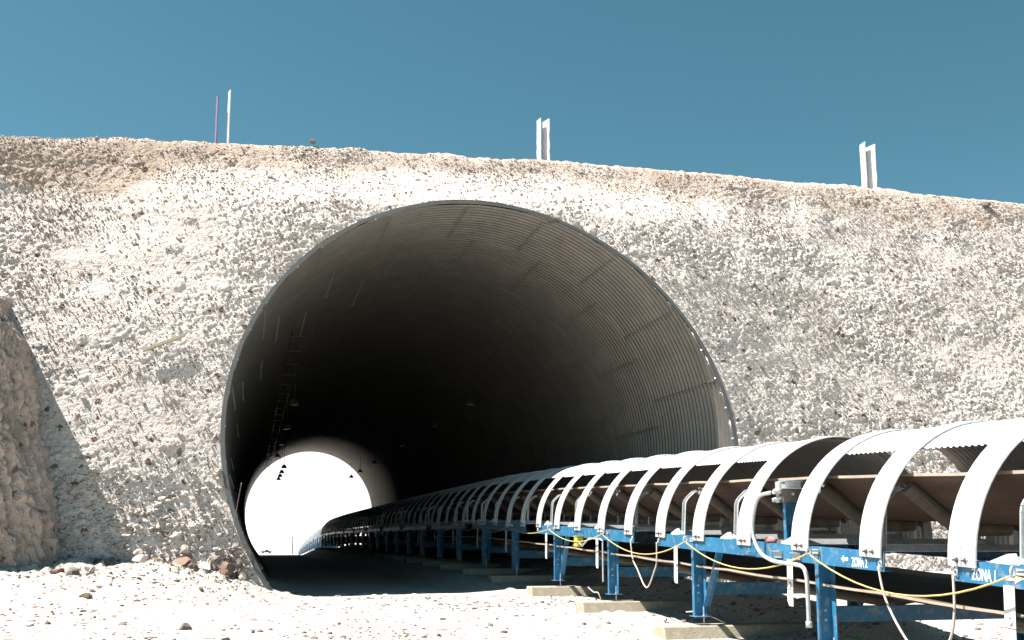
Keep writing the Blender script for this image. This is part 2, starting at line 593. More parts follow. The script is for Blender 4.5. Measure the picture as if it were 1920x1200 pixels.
# ------------------------------------------------------------------ left mound
def build_mound():
    zs = axis_pts([(-.6, .0, .1), (0, 9.0, .045), (9.0, 10, .2)])
    ts = np.linspace(0, 1, 330)
    T, Zg = np.meshgrid(ts, zs)
    xr = np.interp(Zg, [-1, .3, .75, 1.9, 2.6, 3.3, 4.0, 4.8, 5.3, 6.0, 7, 9, 10], [-3.1, -3.35, -4.0, -4.3, -4.5, -4.7, -4.85, -4.95, -5.1, -5.3, -5.95, -8.2, -10.2])
    yn = np.interp(Zg, [-1, 0, 1, 3, 6, 10], [22.4, 22.6, 22.8, 23.2, 23.8, 25.0])
    # plan outline: along the front (from far left) round the nose and back into the slope
    cx = -11.0; ax = xr - cx
    a = T * math.pi * .5 * 1.9 - math.pi / 2
    e = .55
    ca = np.cos(a); sa = np.sin(a)
    px = cx + ax * np.sign(ca) * np.abs(ca) ** e
    ymid = 25.4
    py = np.where(sa < 0, ymid - (ymid - yn) * np.abs(sa) ** e, ymid + 6 * np.abs(sa) ** e)
    nx = np.clip(ca, 0, 1) ** .5; ny = -np.where(sa < 0, np.abs(sa) ** .5, -np.abs(sa))
    L = T * 16
    h = (fbm(L / 1.6, Zg / 1.3, 201, 5) - .5) * .45 + (fbm(L / .35 + Zg * .5, Zg / .5, 211, 4) - .5) * .14
    h += stones(L, Zg, .3, 221, .25) * .35 + stones(L, Zg, .12, 231, .6) * .6 + stones(L, Zg, .07, 235, .6) * .5
    h += (fbm(L / .22 + Zg * .3, Zg / 1.6, 241, 5) - .5) * .22 + (vnoise(L / .06, Zg / .06, 245) - .5) * .03
    X = px + nx * h; Y = py + ny * h; Z = Zg + (fbm(L / 1.3, Zg * 0 + 3, 251, 3) - .5) * .8 * sst(8, 10, Zg)
    # cap the top by pulling the last rows inward
    k = sst(9.0, 10, Zg)
    X = X * (1 - k) + (-11) * k; Y = Y * (1 - k) + 27 * k
    V = np.stack([X, Y, Z], -1).reshape(-1, 3)
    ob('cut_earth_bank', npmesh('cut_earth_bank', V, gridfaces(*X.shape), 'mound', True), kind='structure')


# ------------------------------------------------------------------ corrugated pipe
def mouth_y(z):
    return PD + PT * (z - PZ)


def build_tunnel():
    root = empty('corrugated_tunnel', (PX, PD, PZ), 'large round corrugated steel tunnel through the rubble embankment, dark inside', 'tunnel')
    PITCH, AMP, DA = .24, .062, 19.6
    J0 = 30.5; RL = 4.08
    nring = 20

    def wave(y, amp=AMP):
        return amp * np.sin(2 * np.pi * (y - J0) / PITCH)

    def plate(name, y0fun, y1, a0, a1, spp, nseg, amp=AMP):
        """inner skin of one curved plate, local to the pipe axis; y relative to world"""
        # each plate laps over its neighbour: its first edge stands proud
        aa = np.concatenate([[a0 - .03, a0 + .10, a0 + .20, a0 + .25, a0 + .36], np.linspace(a0, a1, nseg + 1)[1:]])
        offs = [-.020, -.020, -.020, .0, .0] + [.0] * nseg
        V = []; ny = None
        d_ = PITCH / spp
        lo = y0fun(PZ - 4.4)
        k0 = math.floor((min(lo, y1) - J0) / d_ + 1e-6)
        grid = J0 + d_ * np.arange(k0, round((y1 - J0) / d_) + 1)
        ny = len(grid)
        for i, a in enumerate(aa):
            ra = R_(a)
            step = offs[i]
            z = PR * math.cos(ra)
            ys = np.maximum(grid, y0fun(z + PZ))
            # keep the ridges at fixed world positions however long the row is
            r = PR + wave(ys, amp) + step
            V.append(np.stack([r * math.sin(ra), ys, r * np.cos(ra)], 1))
        V = np.array(V)
        F = gridfaces(len(aa), ny)
        me = npmesh(name, V.reshape(-1, 3), F, 'steel', True)
        return me

    def bolts(name, items, r, mat):
        b = MB()
        for (a, y, rr) in items:
            ra = R_(a); c = Vector((rr * math.sin(ra), y, rr * math.cos(ra))); n = -Vector((math.sin(ra), 0, math.cos(ra)))
            b.tube([c, c + n * .03], [r, r * .75], 6)
        return b.mesh(name, mat)

    # first ring: cut by the leaning mouth
    angs0 = [-3.2 + DA * k for k in range(-6, 8)]
    for k, a in enumerate(angs0[:-1]):
        me = plate('plate', lambda z: mouth_y(z), J0, a, a + DA + .5, 8, 6)
        o = ob('plate', me, root, (0, -PD, 0))
    # last plate to the right goes below ground
    hide = lambda a: abs(((a + DA / 2 + 180) % 360) - 180) > 139
    near_me = plate('plate', lambda z: J0, J0 + RL, 0, DA + .5, 8, 6)
    for j in range(nring):
        y = J0 + j * RL
        off = -3.2 + (DA * .36 if j % 2 == 0 else 0)
        for k in range(-8, 10):
            a = off + DA * k
            if abs(((a + DA / 2 + 180) % 360) - 180) > 137 or a > 140 or a < -150:
                continue
            s = .985 if j % 2 == 0 else 1.0
            o = ob('plate', near_me, root, (0, y - J0 - PD, 0), (0, R_(a), 0))
            o.scale = (1.0 + .0008 * (j % 2), 1, 1.0 + .0008 * (j % 2))
    # bolts: along the seams, round the joints, round the rim
    for j in range(-1, 2):
        y0 = J0 + j * RL; its = []
        off = -3.2 + (DA * .36 if j % 2 == 0 else 0)
        for k in range(-7, 8):
            a = off + DA * k
            if abs(a) > 130:
                continue
            z = PZ + PR * math.cos(R_(a))
            ys = y0 if j >= 0 else mouth_y(z) + .15
            n0 = math.ceil((ys - J0) / PITCH - .75)
            y = J0 + (n0 + .75) * PITCH
            while y < y0 + RL:
                its.append((a + .14, y, PR - AMP - .018))
                its.append((a + .75, y, PR - AMP + .002))
                y += PITCH
        o = ob('seam_bolts', bolts('seam_bolts', its, .024, 'seam_bolt'), root, (0, -PD, 0), kind='stuff')
    its = []
    n = int(2 * math.pi * PR / .43)
    for k in range(n):
        a = -180 + 360 * k / n
        if abs(a) > 132:
            continue
        z = PZ + PR * math.cos(R_(a))
        its.append((a, mouth_y(z) + .12, PR - .012))
    ob('rim_bolts', bolts('rim_bolts', its, .036, 'bolt'), root, (0, -PD, 0), kind='stuff')
    # the cut edge: a folded angle all round the mouth
    V = []; F = []
    prof = [(-.012, .10), (-.035, .0), (-.035, -.02), (.068, -.02), (.075, .5)]
    nn = 150
    for i in range(nn + 1):
        a = R_(-150 + 300 * i / nn)
        for (dr, dy) in prof:
            r = PR + dr; z = r * math.cos(a)
            V.append((r * math.sin(a), PT * z + dy, z))
    m = len(prof)
    for i in range(nn):
        for j in range(m - 1):
            F.append((i * m + j, i * m + j + 1, (i + 1) * m + j + 1, (i + 1) * m + j))
    b = MB(); b.add(V, F)
    ob('rim', b.mesh('rim', 'rim', False), root)
    # outer skin so no light leaks in behind
    V = []; F = []
    for i in range(73):
        a = 2 * math.pi * i / 72
        V.append(((PR + .12) * math.sin(a), PT * (PR * math.cos(a)) + .1, (PR + .12) * math.cos(a)))
        V.append(((PR + .12) * math.sin(a), Y_END - PD, (PR + .12) * math.cos(a)))
    for i in range(72):
        F.append((2 * i, 2 * i + 1, 2 * i + 3, 2 * i + 2))
    b = MB(); b.add(V, F)
    ob('outer_skin', b.mesh('outer_skin', 'steel', True), root)
    return root


# ------------------------------------------------------------------ conveyor
CR = 1.5; CW = 3.0; PER = 8.15; MLEN = 6.92
STRAPS = [.24 + 1.63 * i for i in range(5)]
IDLERS = [.13, 2.03, 3.98, 5.98]
POSTS = [1.45, 5.38]
POSTH = 1.3


def arc_pt(th, r=CR):
    t = R_(th)
    return CR - r * math.cos(t), r * math.sin(t) * 1.025


def build_conveyor_meshes():
    K = {}
    # corrugated cover sheets (near window, far side closed), and the ones with windows both sides
    for key, a0, a1 in (('sheet', 52, 181), ('sheet2', 58, 122)):
        na = 22; per = .105; ny = int(1.63 / per * 6)
        ys = np.linspace(.0, 1.63, ny + 1)
        aa = np.linspace(a0, a1, na + 1)
        V = []
        for a in aa:
            for y in ys:
                r = CR + .012 * math.sin(2 * math.pi * y / per)
                x, z = arc_pt(a, r)
                V.append((x, y, z))
        K[key] = npmesh('cover_sheet', np.array(V), gridfaces(na + 1, ny + 1), 'cover', True)
    # straps: ribbed strip over the whole arch with two end bolts each side
    prof = [(-.22, 0), (-.215, .012), (-.10, .012), (-.085, .022), (-.07, .012), (-.012, .012), (0, .028), (.012, .012), (.07, .012), (.085, .022), (.10, .012), (.215, .012), (.22, 0)]
    for key, full in (('strap', True),):
        pts = []
        path = [(-.02, -.065), (-.02, -.02)] + [(arc_pt(a, CR + .02)) for a in range(0, 181, 5)] + [(CW + .02, -.02), (CW + .02, -.065)]
        nrm = [(-1, 0), (-1, 0)] + [(-math.cos(R_(a)), math.sin(R_(a))) for a in range(0, 181, 5)] + [(1, 0), (1, 0)]
        V = []
        for (x, z), (nx, nz) in zip(path, nrm):
            for (dy, dn) in prof:
                V.append((x + nx * dn, dy, z + nz * dn))
            for (dy, dn) in ((.22, -.004), (-.22, -.004)):
                V.append((x + nx * dn, dy, z + nz * dn))
        m = len(prof) + 2; F = []
        for i in range(len(path) - 1):
            for j in range(m):
                j2 = (j + 1) % m
                F.append((i * m + j, (i + 1) * m + j, (i + 1) * m + j2, i * m + j2))
        K[key] = npmesh('cover_strap', np.array(V), np.array(F), 'cover', False)
    b = MB()
    b.tube([(-.03, 0, -.0), (-.036, 0, -.0), (-.0361, 0, 0), (-.052, 0, -.0), (-.0521, 0, 0), (-.085, 0, -.0)], [.032, .032, .02, .02, .010, .010], 8)
    K['strap_bolt'] = b.mesh('bolt', 'wire')
    # stringer channels 0.22 deep, flanges inward
    t = .012
    poly = [(0, 0), (0, -.22), (.09, -.22), (.09, -.22 + t), (t, -.22 + t), (t, -t), (.09, -t), (.09, 0)]
    K['stringer'] = MB().prism(poly, 'y', 0, MLEN).mesh('stringer', 'blue')
    poly2 = [(CW - x, z) for x, z in poly]
    K['stringer_far'] = MB().prism(poly2, 'y', 0, MLEN).mesh('stringer', 'blue')
    # post: angle section, web faces the camera end, flange comes forward on its right
    b = MB(); b.box((-.006, 0, -POSTH + .012), (.16, .012, -.02)); b.box((.148, -.12, -POSTH + .012), (.16, -.001, -.23)); b.box((-.006, .013, -POSTH + .012), (.006, .09, -.02))
    K['post'] = b.mesh('post', 'blue')
    b = MB(); b.box((-.06, -.17, -POSTH), (.22, .12, -POSTH + .012))
    K['foot_plate'] = b.mesh('foot_plate', 'blue', bevel=.003)
    b = MB(); b.tube([(.09, -.14, -POSTH - .16), (.09, -.14, -POSTH + .17)], .011, 6); b.tube([(.09, -.14, -POSTH + .012), (.09, -.14, -POSTH + .04)], .022, 6)
    K['anchor_rod'] = b.mesh('anchor_rod', 'galv')
    b = MB()
    b.tube([(.065, 0, 0), (.065, -.014, 0)], .018, 6)
    K['post_bolt'] = b.mesh('bolt', 'galv')
    b = MB(); b.bar((.16, -.06, -POSTH + .05), (.05, -.92, -.16), .012, .11, (1, 0, 0)); b.bar((.20, -.06, -POSTH + .05), (.09, -.92, -.16), .09, .010, (1, 0, 0))
    K['brace'] = b.mesh('brace', 'blue')
    b = MB(); b.prism([(0, 0), (0, -.2), (.08, -.2), (.08, -.19), (.012, -.19), (.012, -.01), (.08, -.01), (.08, 0)], 'x', .17, CW - .17)
    K['cross_beam'] = b.mesh('cross_beam', 'blue')
    b = MB(); b.prism([(0, 0), (0, -.1), (.06, -.1), (.06, -.09), (.01, -.09), (.01, -.01), (.06, -.01), (.06, 0)], 'x', .1, CW - .1)
    K['tie_beam'] = b.mesh('tie_beam', 'blue')
    # return roller and its hanging plates
    b = MB(); b.prism([(-.075, .0), (.075, .0), (.075, -.56), (.03, -.62), (-.075, -.62)], 'x', -.014, -.006)
    b.tube([(-.02, -.01, -.34), (-.03, -.01, -.34)], .028, 8)
    K['return_plate'] = b.mesh('return_plate', 'white_plate', bevel=.002)
    b = MB(); b.bar((-.015, 0, -.30), (-.015, 0, -.365), .004, .03, (0, 1, 0)); b.bar((-.0155, -.075, -.40), (-.0155, .075, -.40), .004, .008, (1, 0, 0))
    K['slot'] = b.mesh('slot', 'rubber')
    b = MB(); b.tube([(0, 0, -.56), (1.47, 0, -.78)], .075, 12)
    b.tube([(1.53, 0, -.78), (3.0, 0, -.56)], .075, 12)
    K['return_roller'] = b.mesh('return_roller', 'roller', False)
    # troughing idler: base angle, end plates, bent brackets, three rollers
    b = MB(); b.prism([(0, .0), (.1, .0), (.1, .01), (.055, .08), (.045, .08), (0, .01)], 'x', .0, CW)
    K['idler_base'] = b.mesh('idler_base', 'galv')
    b = MB(); b.prism([(.0, .002), (.42, .002), (.40, .02), (.16, .10), (.05, .11)], 'x', .02, .032)
    b.box((.0, -.02, .001), (.22, .30, .012))
    K['end_plate'] = b.mesh('end_plate', 'white_plate')
    b = MB(); path = [(.10, .05, .02), (.12, .05, .50), (.13, .05, .56), (.17, .05, .62), (.29, .05, .73), (.36, .05, .745)]
    for q in range(len(path) - 1):
        b.bar(path[q], path[q + 1], .055, .022, (0, 1, 0))
    for q in range(len(path) - 1):
        p0 = Vector(path[q]) + Vector((.01, -.03, 0)); p1 = Vector(path[q + 1]) + Vector((.01, -.03, 0))
        b.bar(p0, p1, .008, .07, (0, 1, 0))
    K['bracket'] = b.mesh('bracket', 'galv')
    for nm, p, q in (('roller_near', (.45, .05, .77), (1.08, .05, .32)), ('roller_mid', (1.16, .05, .28), (1.84, .05, .28)), ('roller_far', (1.92, .05, .32), (2.55, .05, .77))):
        b = MB(); p = Vector(p); q = Vector(q); d = (q - p).normalized()
        b.tube([p, p + d * .10, p + d * .101, q - d * .101, q - d * .10, q], [.094, .094, .100, .100, .094, .094], 14)
        b.tube([p - d * .06, q + d * .06], .02, 6)
        K[nm] = b.mesh('roller', 'roller', False)
    b = MB(); b.box((1.114, .02, .081), (1.126, .08, .34))
    K['mid_bracket'] = b.mesh('bracket', 'galv')
    # rope ring on its arm
    b = MB(); b.ring((-.16, -.02, -.05), (.5, -.87, 0), .05, .011); b.bar((-.11, -.02, -.05), (0, -.02, -.05), .02, .02); b.box((-.02, -.02, -.09), (-.004, .13, -.03))
    K['rope_ring'] = b.mesh('rope_ring', 'galv')
    # cable eye at a stringer end
    b = MB(); b.ring((-.02, .05, -.13), (1, 0, 0), .028, .008); b.box((-.012, .03, -.11), (0, .07, -.06))
    K['eye'] = b.mesh('cable_eye', 'galv')
    b = MB(); b.ring((-.02, MLEN - .05, -.13), (1, 0, 0), .028, .008); b.box((-.012, MLEN - .07, -.11), (0, MLEN - .03, -.06))
    K['eye2'] = b.mesh('cable_eye', 'galv')
    # joint plate at the middle of the stringer
    b = MB(); b.box((-.012, -.2, -.20), (-.002, .2, -.02))
    for y in (-.14, -.05, .05, .14):
        for z in (-.06, -.16):
            b.tube([(-.012, y, z), (-.024, y, z)], .012, 6)
    K['joint_plate'] = b.mesh('joint_plate', 'blue', bevel=.002)
    # concrete sleeper
    b = MB(); b.prism([(-.32, -.27), (.26, -.27), (.22, 0), (-.20, 0)], 'x', -.66, CW + .6)
    K['sleeper'] = b.mesh('concrete_sleeper', 'concrete', bevel=.02)
    return K


def build_module(K, i, y0, label, detail=2, skip_sheet=(), both=False, braces=(1,)):
    z0 = float(railz(y0)); z1 = float(railz(y0 + MLEN))
    pitch = math.atan2(z1 - z0, MLEN)
    root = empty('conveyor_section', (RAILX, y0, z0), label, 'conveyor section', 'conveyor sections in one line', (pitch, 0, 0))
    P = lambda n, k, par=root, loc=(0, 0, 0), rot=(0, 0, 0): ob(n, K[k], par, loc, rot)
    P('stringer', 'stringer'); P('stringer', 'stringer_far')
    for j, s in enumerate(STRAPS):
        st = P('cover_strap', 'strap', loc=(0, s, 0))
        if detail > 0:
            P('bolt', 'strap_bolt', st, (0, -.07, .0)); P('bolt', 'strap_bolt', st, (0, .07, .0))
        if j not in skip_sheet:
            P('cover_sheet', 'sheet2' if both else 'sheet', loc=(0, s, 0))
    for j, p in enumerate(POSTS):
        for x in (0, 1):
            po = P('post', 'post', loc=(0 if not x else CW - .154, p, 0), rot=(-pitch, 0, 0))
            P('foot_plate', 'foot_plate', po)
            if detail > 0:
                P('anchor_rod', 'anchor_rod', po)
            if detail > 1 and not x:
                P('bolt', 'post_bolt', po, (0, 0, -.92)); P('bolt', 'post_bolt', po, (0, 0, -.80))
            if j in braces:
                P('brace', 'brace', loc=(0 if not x else CW - .2, p, 0))
        P('cross_beam', 'cross_beam', loc=(0, p + .02, -.76))
        rp = P('return_plate', 'return_plate', loc=(0, p + .72, -.2))
        if detail > 1:
            P('slot', 'slot', rp)
        r2 = P('return_plate', 'return_plate', loc=(CW + .02, p + .72, -.2))
        P('return_roller', 'return_roller', loc=(0, p + .72, 0))
        P('rope_ring', 'rope_ring', loc=(0, p - .02, 0))
    for y in IDLERS:
        idl = P('idler', 'idler_base', loc=(0, y, 0))
        P('end_plate', 'end_plate', idl)
        P('bracket', 'bracket', idl)
        br = ob('bracket', K['bracket'], idl, (CW, .1, 0), (0, 0, math.pi))
        if detail > 0:
            P('bracket', 'mid_bracket', idl); P('bracket', 'mid_bracket', idl, (.76, 0, 0))
            P('roller', 'roller_near', idl); P('roller', 'roller_mid', idl); P('roller', 'roller_far', idl)
    if detail > 1:
        P('cable_eye', 'eye'); P('cable_eye', 'eye2')
        P('joint_plate', 'joint_plate', loc=(0, 3.35, 0))
    # sleepers stand on the ground: things of their own
    for j, p in enumerate(POSTS):
        yy = y0 + p * math.cos(pitch); zz = z0 + p * math.sin(pitch) - POSTH - .13
        yield j, yy, zz
    return


def text_mesh(s, size, name):
    cu = bpy.data.curves.new(name, 'FONT')
    cu.body = s; cu.size = size; cu.extrude = .002; cu.offset = .003
    o = bpy.data.objects.new(name, cu); COL.objects.link(o)
    dg = bpy.context.evaluated_depsgraph_get(); dg.update()
    me = bpy.data.meshes.new_from_object(o.evaluated_get(dg))
    bpy.data.objects.remove(o, do_unlink=True)
    me.materials.clear(); me.materials.append(M['letter'])
    return me


def lettering(root, s, y, z, size, sx):
    me = text_mesh(s, size, 'lettering')
    o = ob('lettering', me, root)
    m = Matrix(((0, 0, -1, -.003), (-1, 0, 0, y), (0, 1, 0, z), (0, 0, 0, 1)))
    o.matrix_local = m @ Matrix.Diagonal((sx, 1, 1, 1))
    return o


def arrow(root, y, z, length, left):
    """painted hand-sized arrow on the stringer; left = pointing away from the camera"""
    s = 1 if left else -1
    b = MB()
    h = .045
    pts = [(y - s * length / 2, z - h * .45), (y + s * length * .08, z - h * .45), (y + s * length * .08, z - h), (y + s * length / 2, z),
           (y + s * length * .08, z + h), (y + s * length * .08, z + h * .45), (y - s * length / 2, z + h * .45)]
    b.prism(pts, 'x', -.004, -.001)
    return ob('painted_arrow', b.mesh('painted_arrow', 'letter'), root)


def catenary(a, b, sag, n=14):
    a = Vector(a); b = Vector(b); out = []
    for i in range(n + 1):
        t = i / n; p = a.lerp(b, t); p.z -= sag * 4 * t * (1 - t); out.append(p)
    return out


def smooth_path(pts, n=6):
    pts = [Vector(p) for p in pts]; out = []
    for i in range(len(pts) - 1):
        p0 = pts[max(i - 1, 0)]; p1 = pts[i]; p2 = pts[i + 1]; p3 = pts[min(i + 2, len(pts) - 1)]
        for k in range(n):
            t = k / n
            out.append(.5 * ((2 * p1) + (p2 - p0) * t + (2 * p0 - 5 * p1 + 4 * p2 - p3) * t * t + (3 * p1 - p0 - 3 * p2 + p3) * t ** 3))
    out.append(pts[-1])
    return out


def tagged(name, me, label, cat, group=None, loc=(0, 0, 0), rot=(0, 0, 0)):
    o = ob(name, me, None, loc, rot, label=label, category=cat)
    if group:
        o['group'] = group
    return o


ORD = ['', 'first', 'second', 'third', 'fourth', 'fifth', 'sixth', 'seventh', 'eighth', 'ninth', 'tenth', 'eleventh', 'twelfth', 'thirteenth', 'fourteenth', 'fifteenth']


def build_conveyor():
    K = build_conveyor_meshes()
    n_in = 0; n_out = 0
    i = 0
    y0 = 2.62
    roots = {}
    while y0 < 164:
        if i == 0:
            lab = 'nearest blue conveyor section lettered ZONA 1 under arched white covers'; det = 2
        elif i == 1:
            lab = 'blue conveyor section lettered ZONA 2 with one cover sheet missing'; det = 2
        elif i == 2:
            lab = 'blue conveyor section carrying the yellow switch box, just outside the tunnel mouth'; det = 2
        elif y0 + 3 < Y_END:
            n_in += 1; lab = 'shaded conveyor section inside the tunnel, %s from the near mouth' % ORD[n_in]; det = 1 if n_in < 5 else 0
        else:
            n_out += 1; lab = 'sunlit conveyor section beyond the far tunnel exit, %s past the exit' % ORD[n_out]; det = 0
        before = set(bpy.data.objects.keys()) if False else None
        for j, yy, zz in build_module(K, i, y0, lab, det, skip_sheet=(1,) if i == 1 else (), both=(n_in > 2)):
            if i == 0 and j == 0:
                continue
            if i == 0:
                sl = 'concrete sleeper under the nearest blue post, by ZONA 1'
            elif i == 1 and j == 0:
                sl = 'concrete sleeper under the plain blue post by the letters ZONA 2'
            elif i == 1:
                sl = 'sunlit concrete sleeper under the braced post, with a slanting shadow across its end'
            elif i == 2 and j == 0:
                sl = 'low sunlit concrete sleeper under the unbraced post beside the hanging cable loop'
            elif i == 2:
                sl = 'concrete sleeper at the edge of the tunnel shadow, under the braced dark blue post'
            elif n_out == 0:
                sl = 'shaded concrete sleeper inside the tunnel, under the %s post of the %s section in' % (('near', 'far')[j], ORD[n_in])
            else:
                sl = 'concrete sleeper beyond the far exit, under the %s post of the %s section out' % (('near', 'far')[j], ORD[n_out])
            so = tagged('concrete_sleeper', K['sleeper'], sl, 'sleeper', 'concrete sleepers under the conveyor', (RAILX, yy - .02, zz))
        roots[i] = [o for o in COL.objects if o.name.startswith('conveyor_section')][-1]
        y0 += PER; i += 1
    # find roots by y
    secs = sorted([o for o in COL.objects if o.name.startswith('conveyor_section')], key=lambda o: o.location.y)
    A, B, C = secs[0], secs[1], secs[2]
    # lettering (local y on each section)
    lettering(A, 'ZONA 1', 9.26 - 2.62, -.185, .165, .60)
    arrow(A, 6.04, -.13, .22, False)
    ob('rope_ring', K['rope_ring'], A, (0, 5.88, 0))
    lettering(B, 'ZONA 2', 11.44 - 10.77, -.195, .150, .60)
    arrow(B, 11.60 - 10.77, -.12, .16, True)
    # ------------------ the belt, carrying and return run
    ys = list(np.arange(0, 30, .5)) + list(np.arange(30, 172, 2.0))
    tro = [(.43, .925), (.52, .85), (.74, .69), (1.02, .47), (1.16, .385), (1.5, .385), (1.84, .385), (1.98, .47), (2.26, .69), (2.48, .85), (2.57, .925)]
    ret = [(.04, -.455), (.4, -.50), (.8, -.575), (1.2, -.655), (1.5, -.69), (1.8, -.655), (2.2, -.575), (2.6, -.50), (2.96, -.455)]

    def strip(prof, th, sag):
        V = []; F = []; m = len(prof)
        for k, y in enumerate(ys):
            rz = float(railz(y))
            ph = ((y - 2.7) / 2.0375) % 1
            sg = -sag * 4 * ph * (1 - ph)
            for (x, z) in prof:
                V.append((RAILX + x, y, rz + z + sg))
            for (x, z) in prof:
                V.append((RAILX + x, y, rz + z + sg - th))
        w = 2 * m
        body = []; edge = []
        for k in range(len(ys) - 1):
            for j in range(m - 1):
                a = k * w + j
                body.append((a, a + 1, a + w + 1, a + w)); a += m
                body.append((a + 1, a, a + w, a + w + 1))
            a = k * w
            edge.append((a, a + w, a + w + m, a + m)); a = k * w + m - 1
            edge.append((a + w, a, a + m, a + w + m))
        return V, body, edge
    bt = empty('conveyor_belt', (RAILX, 0, 1.0), 'long dusty brown troughed rubber belt running under the arched covers', 'belt')
    inv = Matrix.Translation((-RAILX, 0, -1.0))
    for nm, prof, th, sag in (('carrying_run', tro, .035, .012), ('return_run', ret, .03, .02)):
        V, body, edge = strip(prof, th, sag)
        V = [(x - RAILX, y, z - 1.0) for x, y, z in V]
        b = MB(); b.add(V, body + edge)
        me = b.mesh(nm, 'belt', True)
        me.materials.append(M['belt_edge'])
        for q in range(len(body), len(body) + len(edge)):
            me.polygons[q].material_index = 1; me.polygons[q].use_smooth = False
        ob(nm, me, bt)
    # ore fines lying on the belt
    # ------------------ pull cord
    xr = RAILX - .16
    rings = [8.5]
    k = 0
    for s in secs[:9]:
        for p in POSTS:
            yy = s.location.y + p - .02
            if yy > 9:
                rings.append(yy)
    b = MB(); path = []
    prev = None
    for q in range(len(rings) - 1):
        a = (xr, rings[q], float(railz(rings[q])) - .09); c = (xr, rings[q + 1], float(railz(rings[q + 1])) - .09)
        path += catenary(a, c, (.34, .31, .30, .22, .14, .2, .2)[min(q, 6)])[:-1]
    path = [(xr, 5.0, float(railz(5.0)) - .30), (xr, 7.0, float(railz(7.0)) - .25)] + path
    b.tube(path, .0105, 6)
    tagged('pull_cord', b.mesh('pull_cord', 'rope', True), 'yellow safety pull rope sagging between rings along the blue conveyor frame', 'rope')
    # jumper cables hanging across the gaps between sections
    for (s, s2, low, lab) in ((A, B, .10, 'pale brown cable loop hanging from the frame gap between ZONA 2 and ZONA 1'), (B, C, .55, 'pale cable loop hanging almost to the ground between the two blue posts')):
        ya = s.location.y + MLEN - .05; yb = s2.location.y + .05
        za = float(railz(ya)) - .16; zb = float(railz(yb)) - .16
        zl = low
        pts = [(RAILX - .05, yb, zb), (RAILX - .06, yb - .12, zb - .35), (RAILX - .08, yb - .42, zl + .30), (RAILX - .10, yb - .80, zl + .03), (RAILX - .10, yb - 1.02, zl + .02), (RAILX - .08, ya + .06, zl + .30), (RAILX - .06, ya + .0, za - .35), (RAILX - .05, ya, za)]
        b = MB(); b.tube(smooth_path(pts), .014, 6)
        tagged('hanging_cable', b.mesh('hanging_cable', 'cable', True), lab, 'cable', 'cable loops at the frame gaps')
    # misalignment switch on a blue stub with its conduit
    ry = 13.15; rz = float(railz(ry))
    e = empty('switch_box', (RAILX + .12, ry, rz), 'galvanised switch box on a blue stub post with curved conduit', 'switch box')
    b = MB(); b.box((-.09, -.006, .0), (.13, .006, .56)); b.box((-.09, -.07, .0), (-.08, -.007, .56)); b.box((.12, -.07, .0), (.13, -.007, .56)); b.box((-.012, -.05, 0), (-.002, -.007, .24))
    ob('stub_post', b.mesh('stub_post', 'blue'), e)
    b = MB(); b.box((-.15, -.12, .56), (.17, .08, .74))
    bx = ob('box', b.mesh('box', 'roller', bevel=.008), e)
    b = MB(); b.tube([(.0, -.12, .67), (.0, -.135, .67)], .022, 10)
    ob('screw', b.mesh('screw', 'bolt'), bx)
    b = MB(); b.box((-.17, -.14, .741), (.19, .10, .752)); b.box((-.10, -.10, .753), (.14, .06, .84)); b.box((-.12, -.12, .841), (.16, .08, .852)); b.box((-.20, -.12, .72), (-.16, .0, .84))
    ob('lid', b.mesh('lid', 'galv', bevel=.003), e)
    b = MB(); b.tube([(-.15, -.06, .70), (-.26, -.06, .70)], .035, 8); b.tube([(-.15, -.06, .62), (-.22, -.06, .60), (-.27, -.05, .585)], .03, 8); b.tube([(-.20, -.06, .62), (-.20, -.06, .55)], .03, 8)
    ob('conduit_gland', b.mesh('conduit_gland', 'galv'), e)
    ox, oy, oz = RAILX + .12, ry, rz
    cp = [(6.95, 13.15, 2.04), (6.93, 13.45, 2.0), (6.93, 13.62, 1.80), (6.93, 13.68, 1.5), (6.93, 13.5, 1.24), (6.93, 13.15, 1.12), (6.93, 12.7, 1.085), (6.93, 12.36, 1.06), (6.945, 12.27, .95), (6.95, 12.26, .7), (6.95, 12.26, .35)]
    b = MB(); b.tube(smooth_path([(x - ox, y - oy, z - oz) for x, y, z in cp]), .028, 8); b.tube([(6.95 - ox, 12.26 - oy, .37 - oz), (6.95 - ox, 12.26 - oy, .29 - oz)], .042, 8)
    ob('conduit', b.mesh('conduit', 'galv', True), e)
    for yy in (13.25, 12.75):
        b = MB(); b.box((-.02, -.1, 0), (.0, .1, .085)); b.box((-.06, -.1, .085), (.0, .1, .092))
        ob('conduit_bracket', b.mesh('conduit_bracket', 'galv'), e, (RAILX - ox - .003, yy - oy, float(railz(yy)) - .20 - oz))
    # red rag and yellow box
    V, F = ico(5, 2, .4, .3)
    b = MB(); b.add([tuple(v * Vector((.07, .13, .08))) if False else (v[0] * .05, v[1] * .15, v[2] * .1) for v in V], [tuple(f) for f in F])
    tagged('red_rag', b.mesh('red_rag', 'red', True), 'crumpled red rag lying on the blue frame below the switch box', 'rag', loc=(RAILX + .04, 13.55, float(railz(13.55)) + .03))
    yy = 22.15; zz = float(railz(yy)) - .22
    e = empty('yellow_box', (RAILX - .08, yy, zz), 'small yellow switch box hung on the blue frame near the tunnel mouth', 'switch box')
    b = MB(); b.box((-.07, -.10, -.20), (.07, .14, .02)); ob('box', b.mesh('box', 'yellow', bevel=.01), e)
    b = MB(); b.box((-.085, -.115, .022), (.085, .155, .035)); ob('lid', b.mesh('lid', 'yellow', bevel=.003), e)
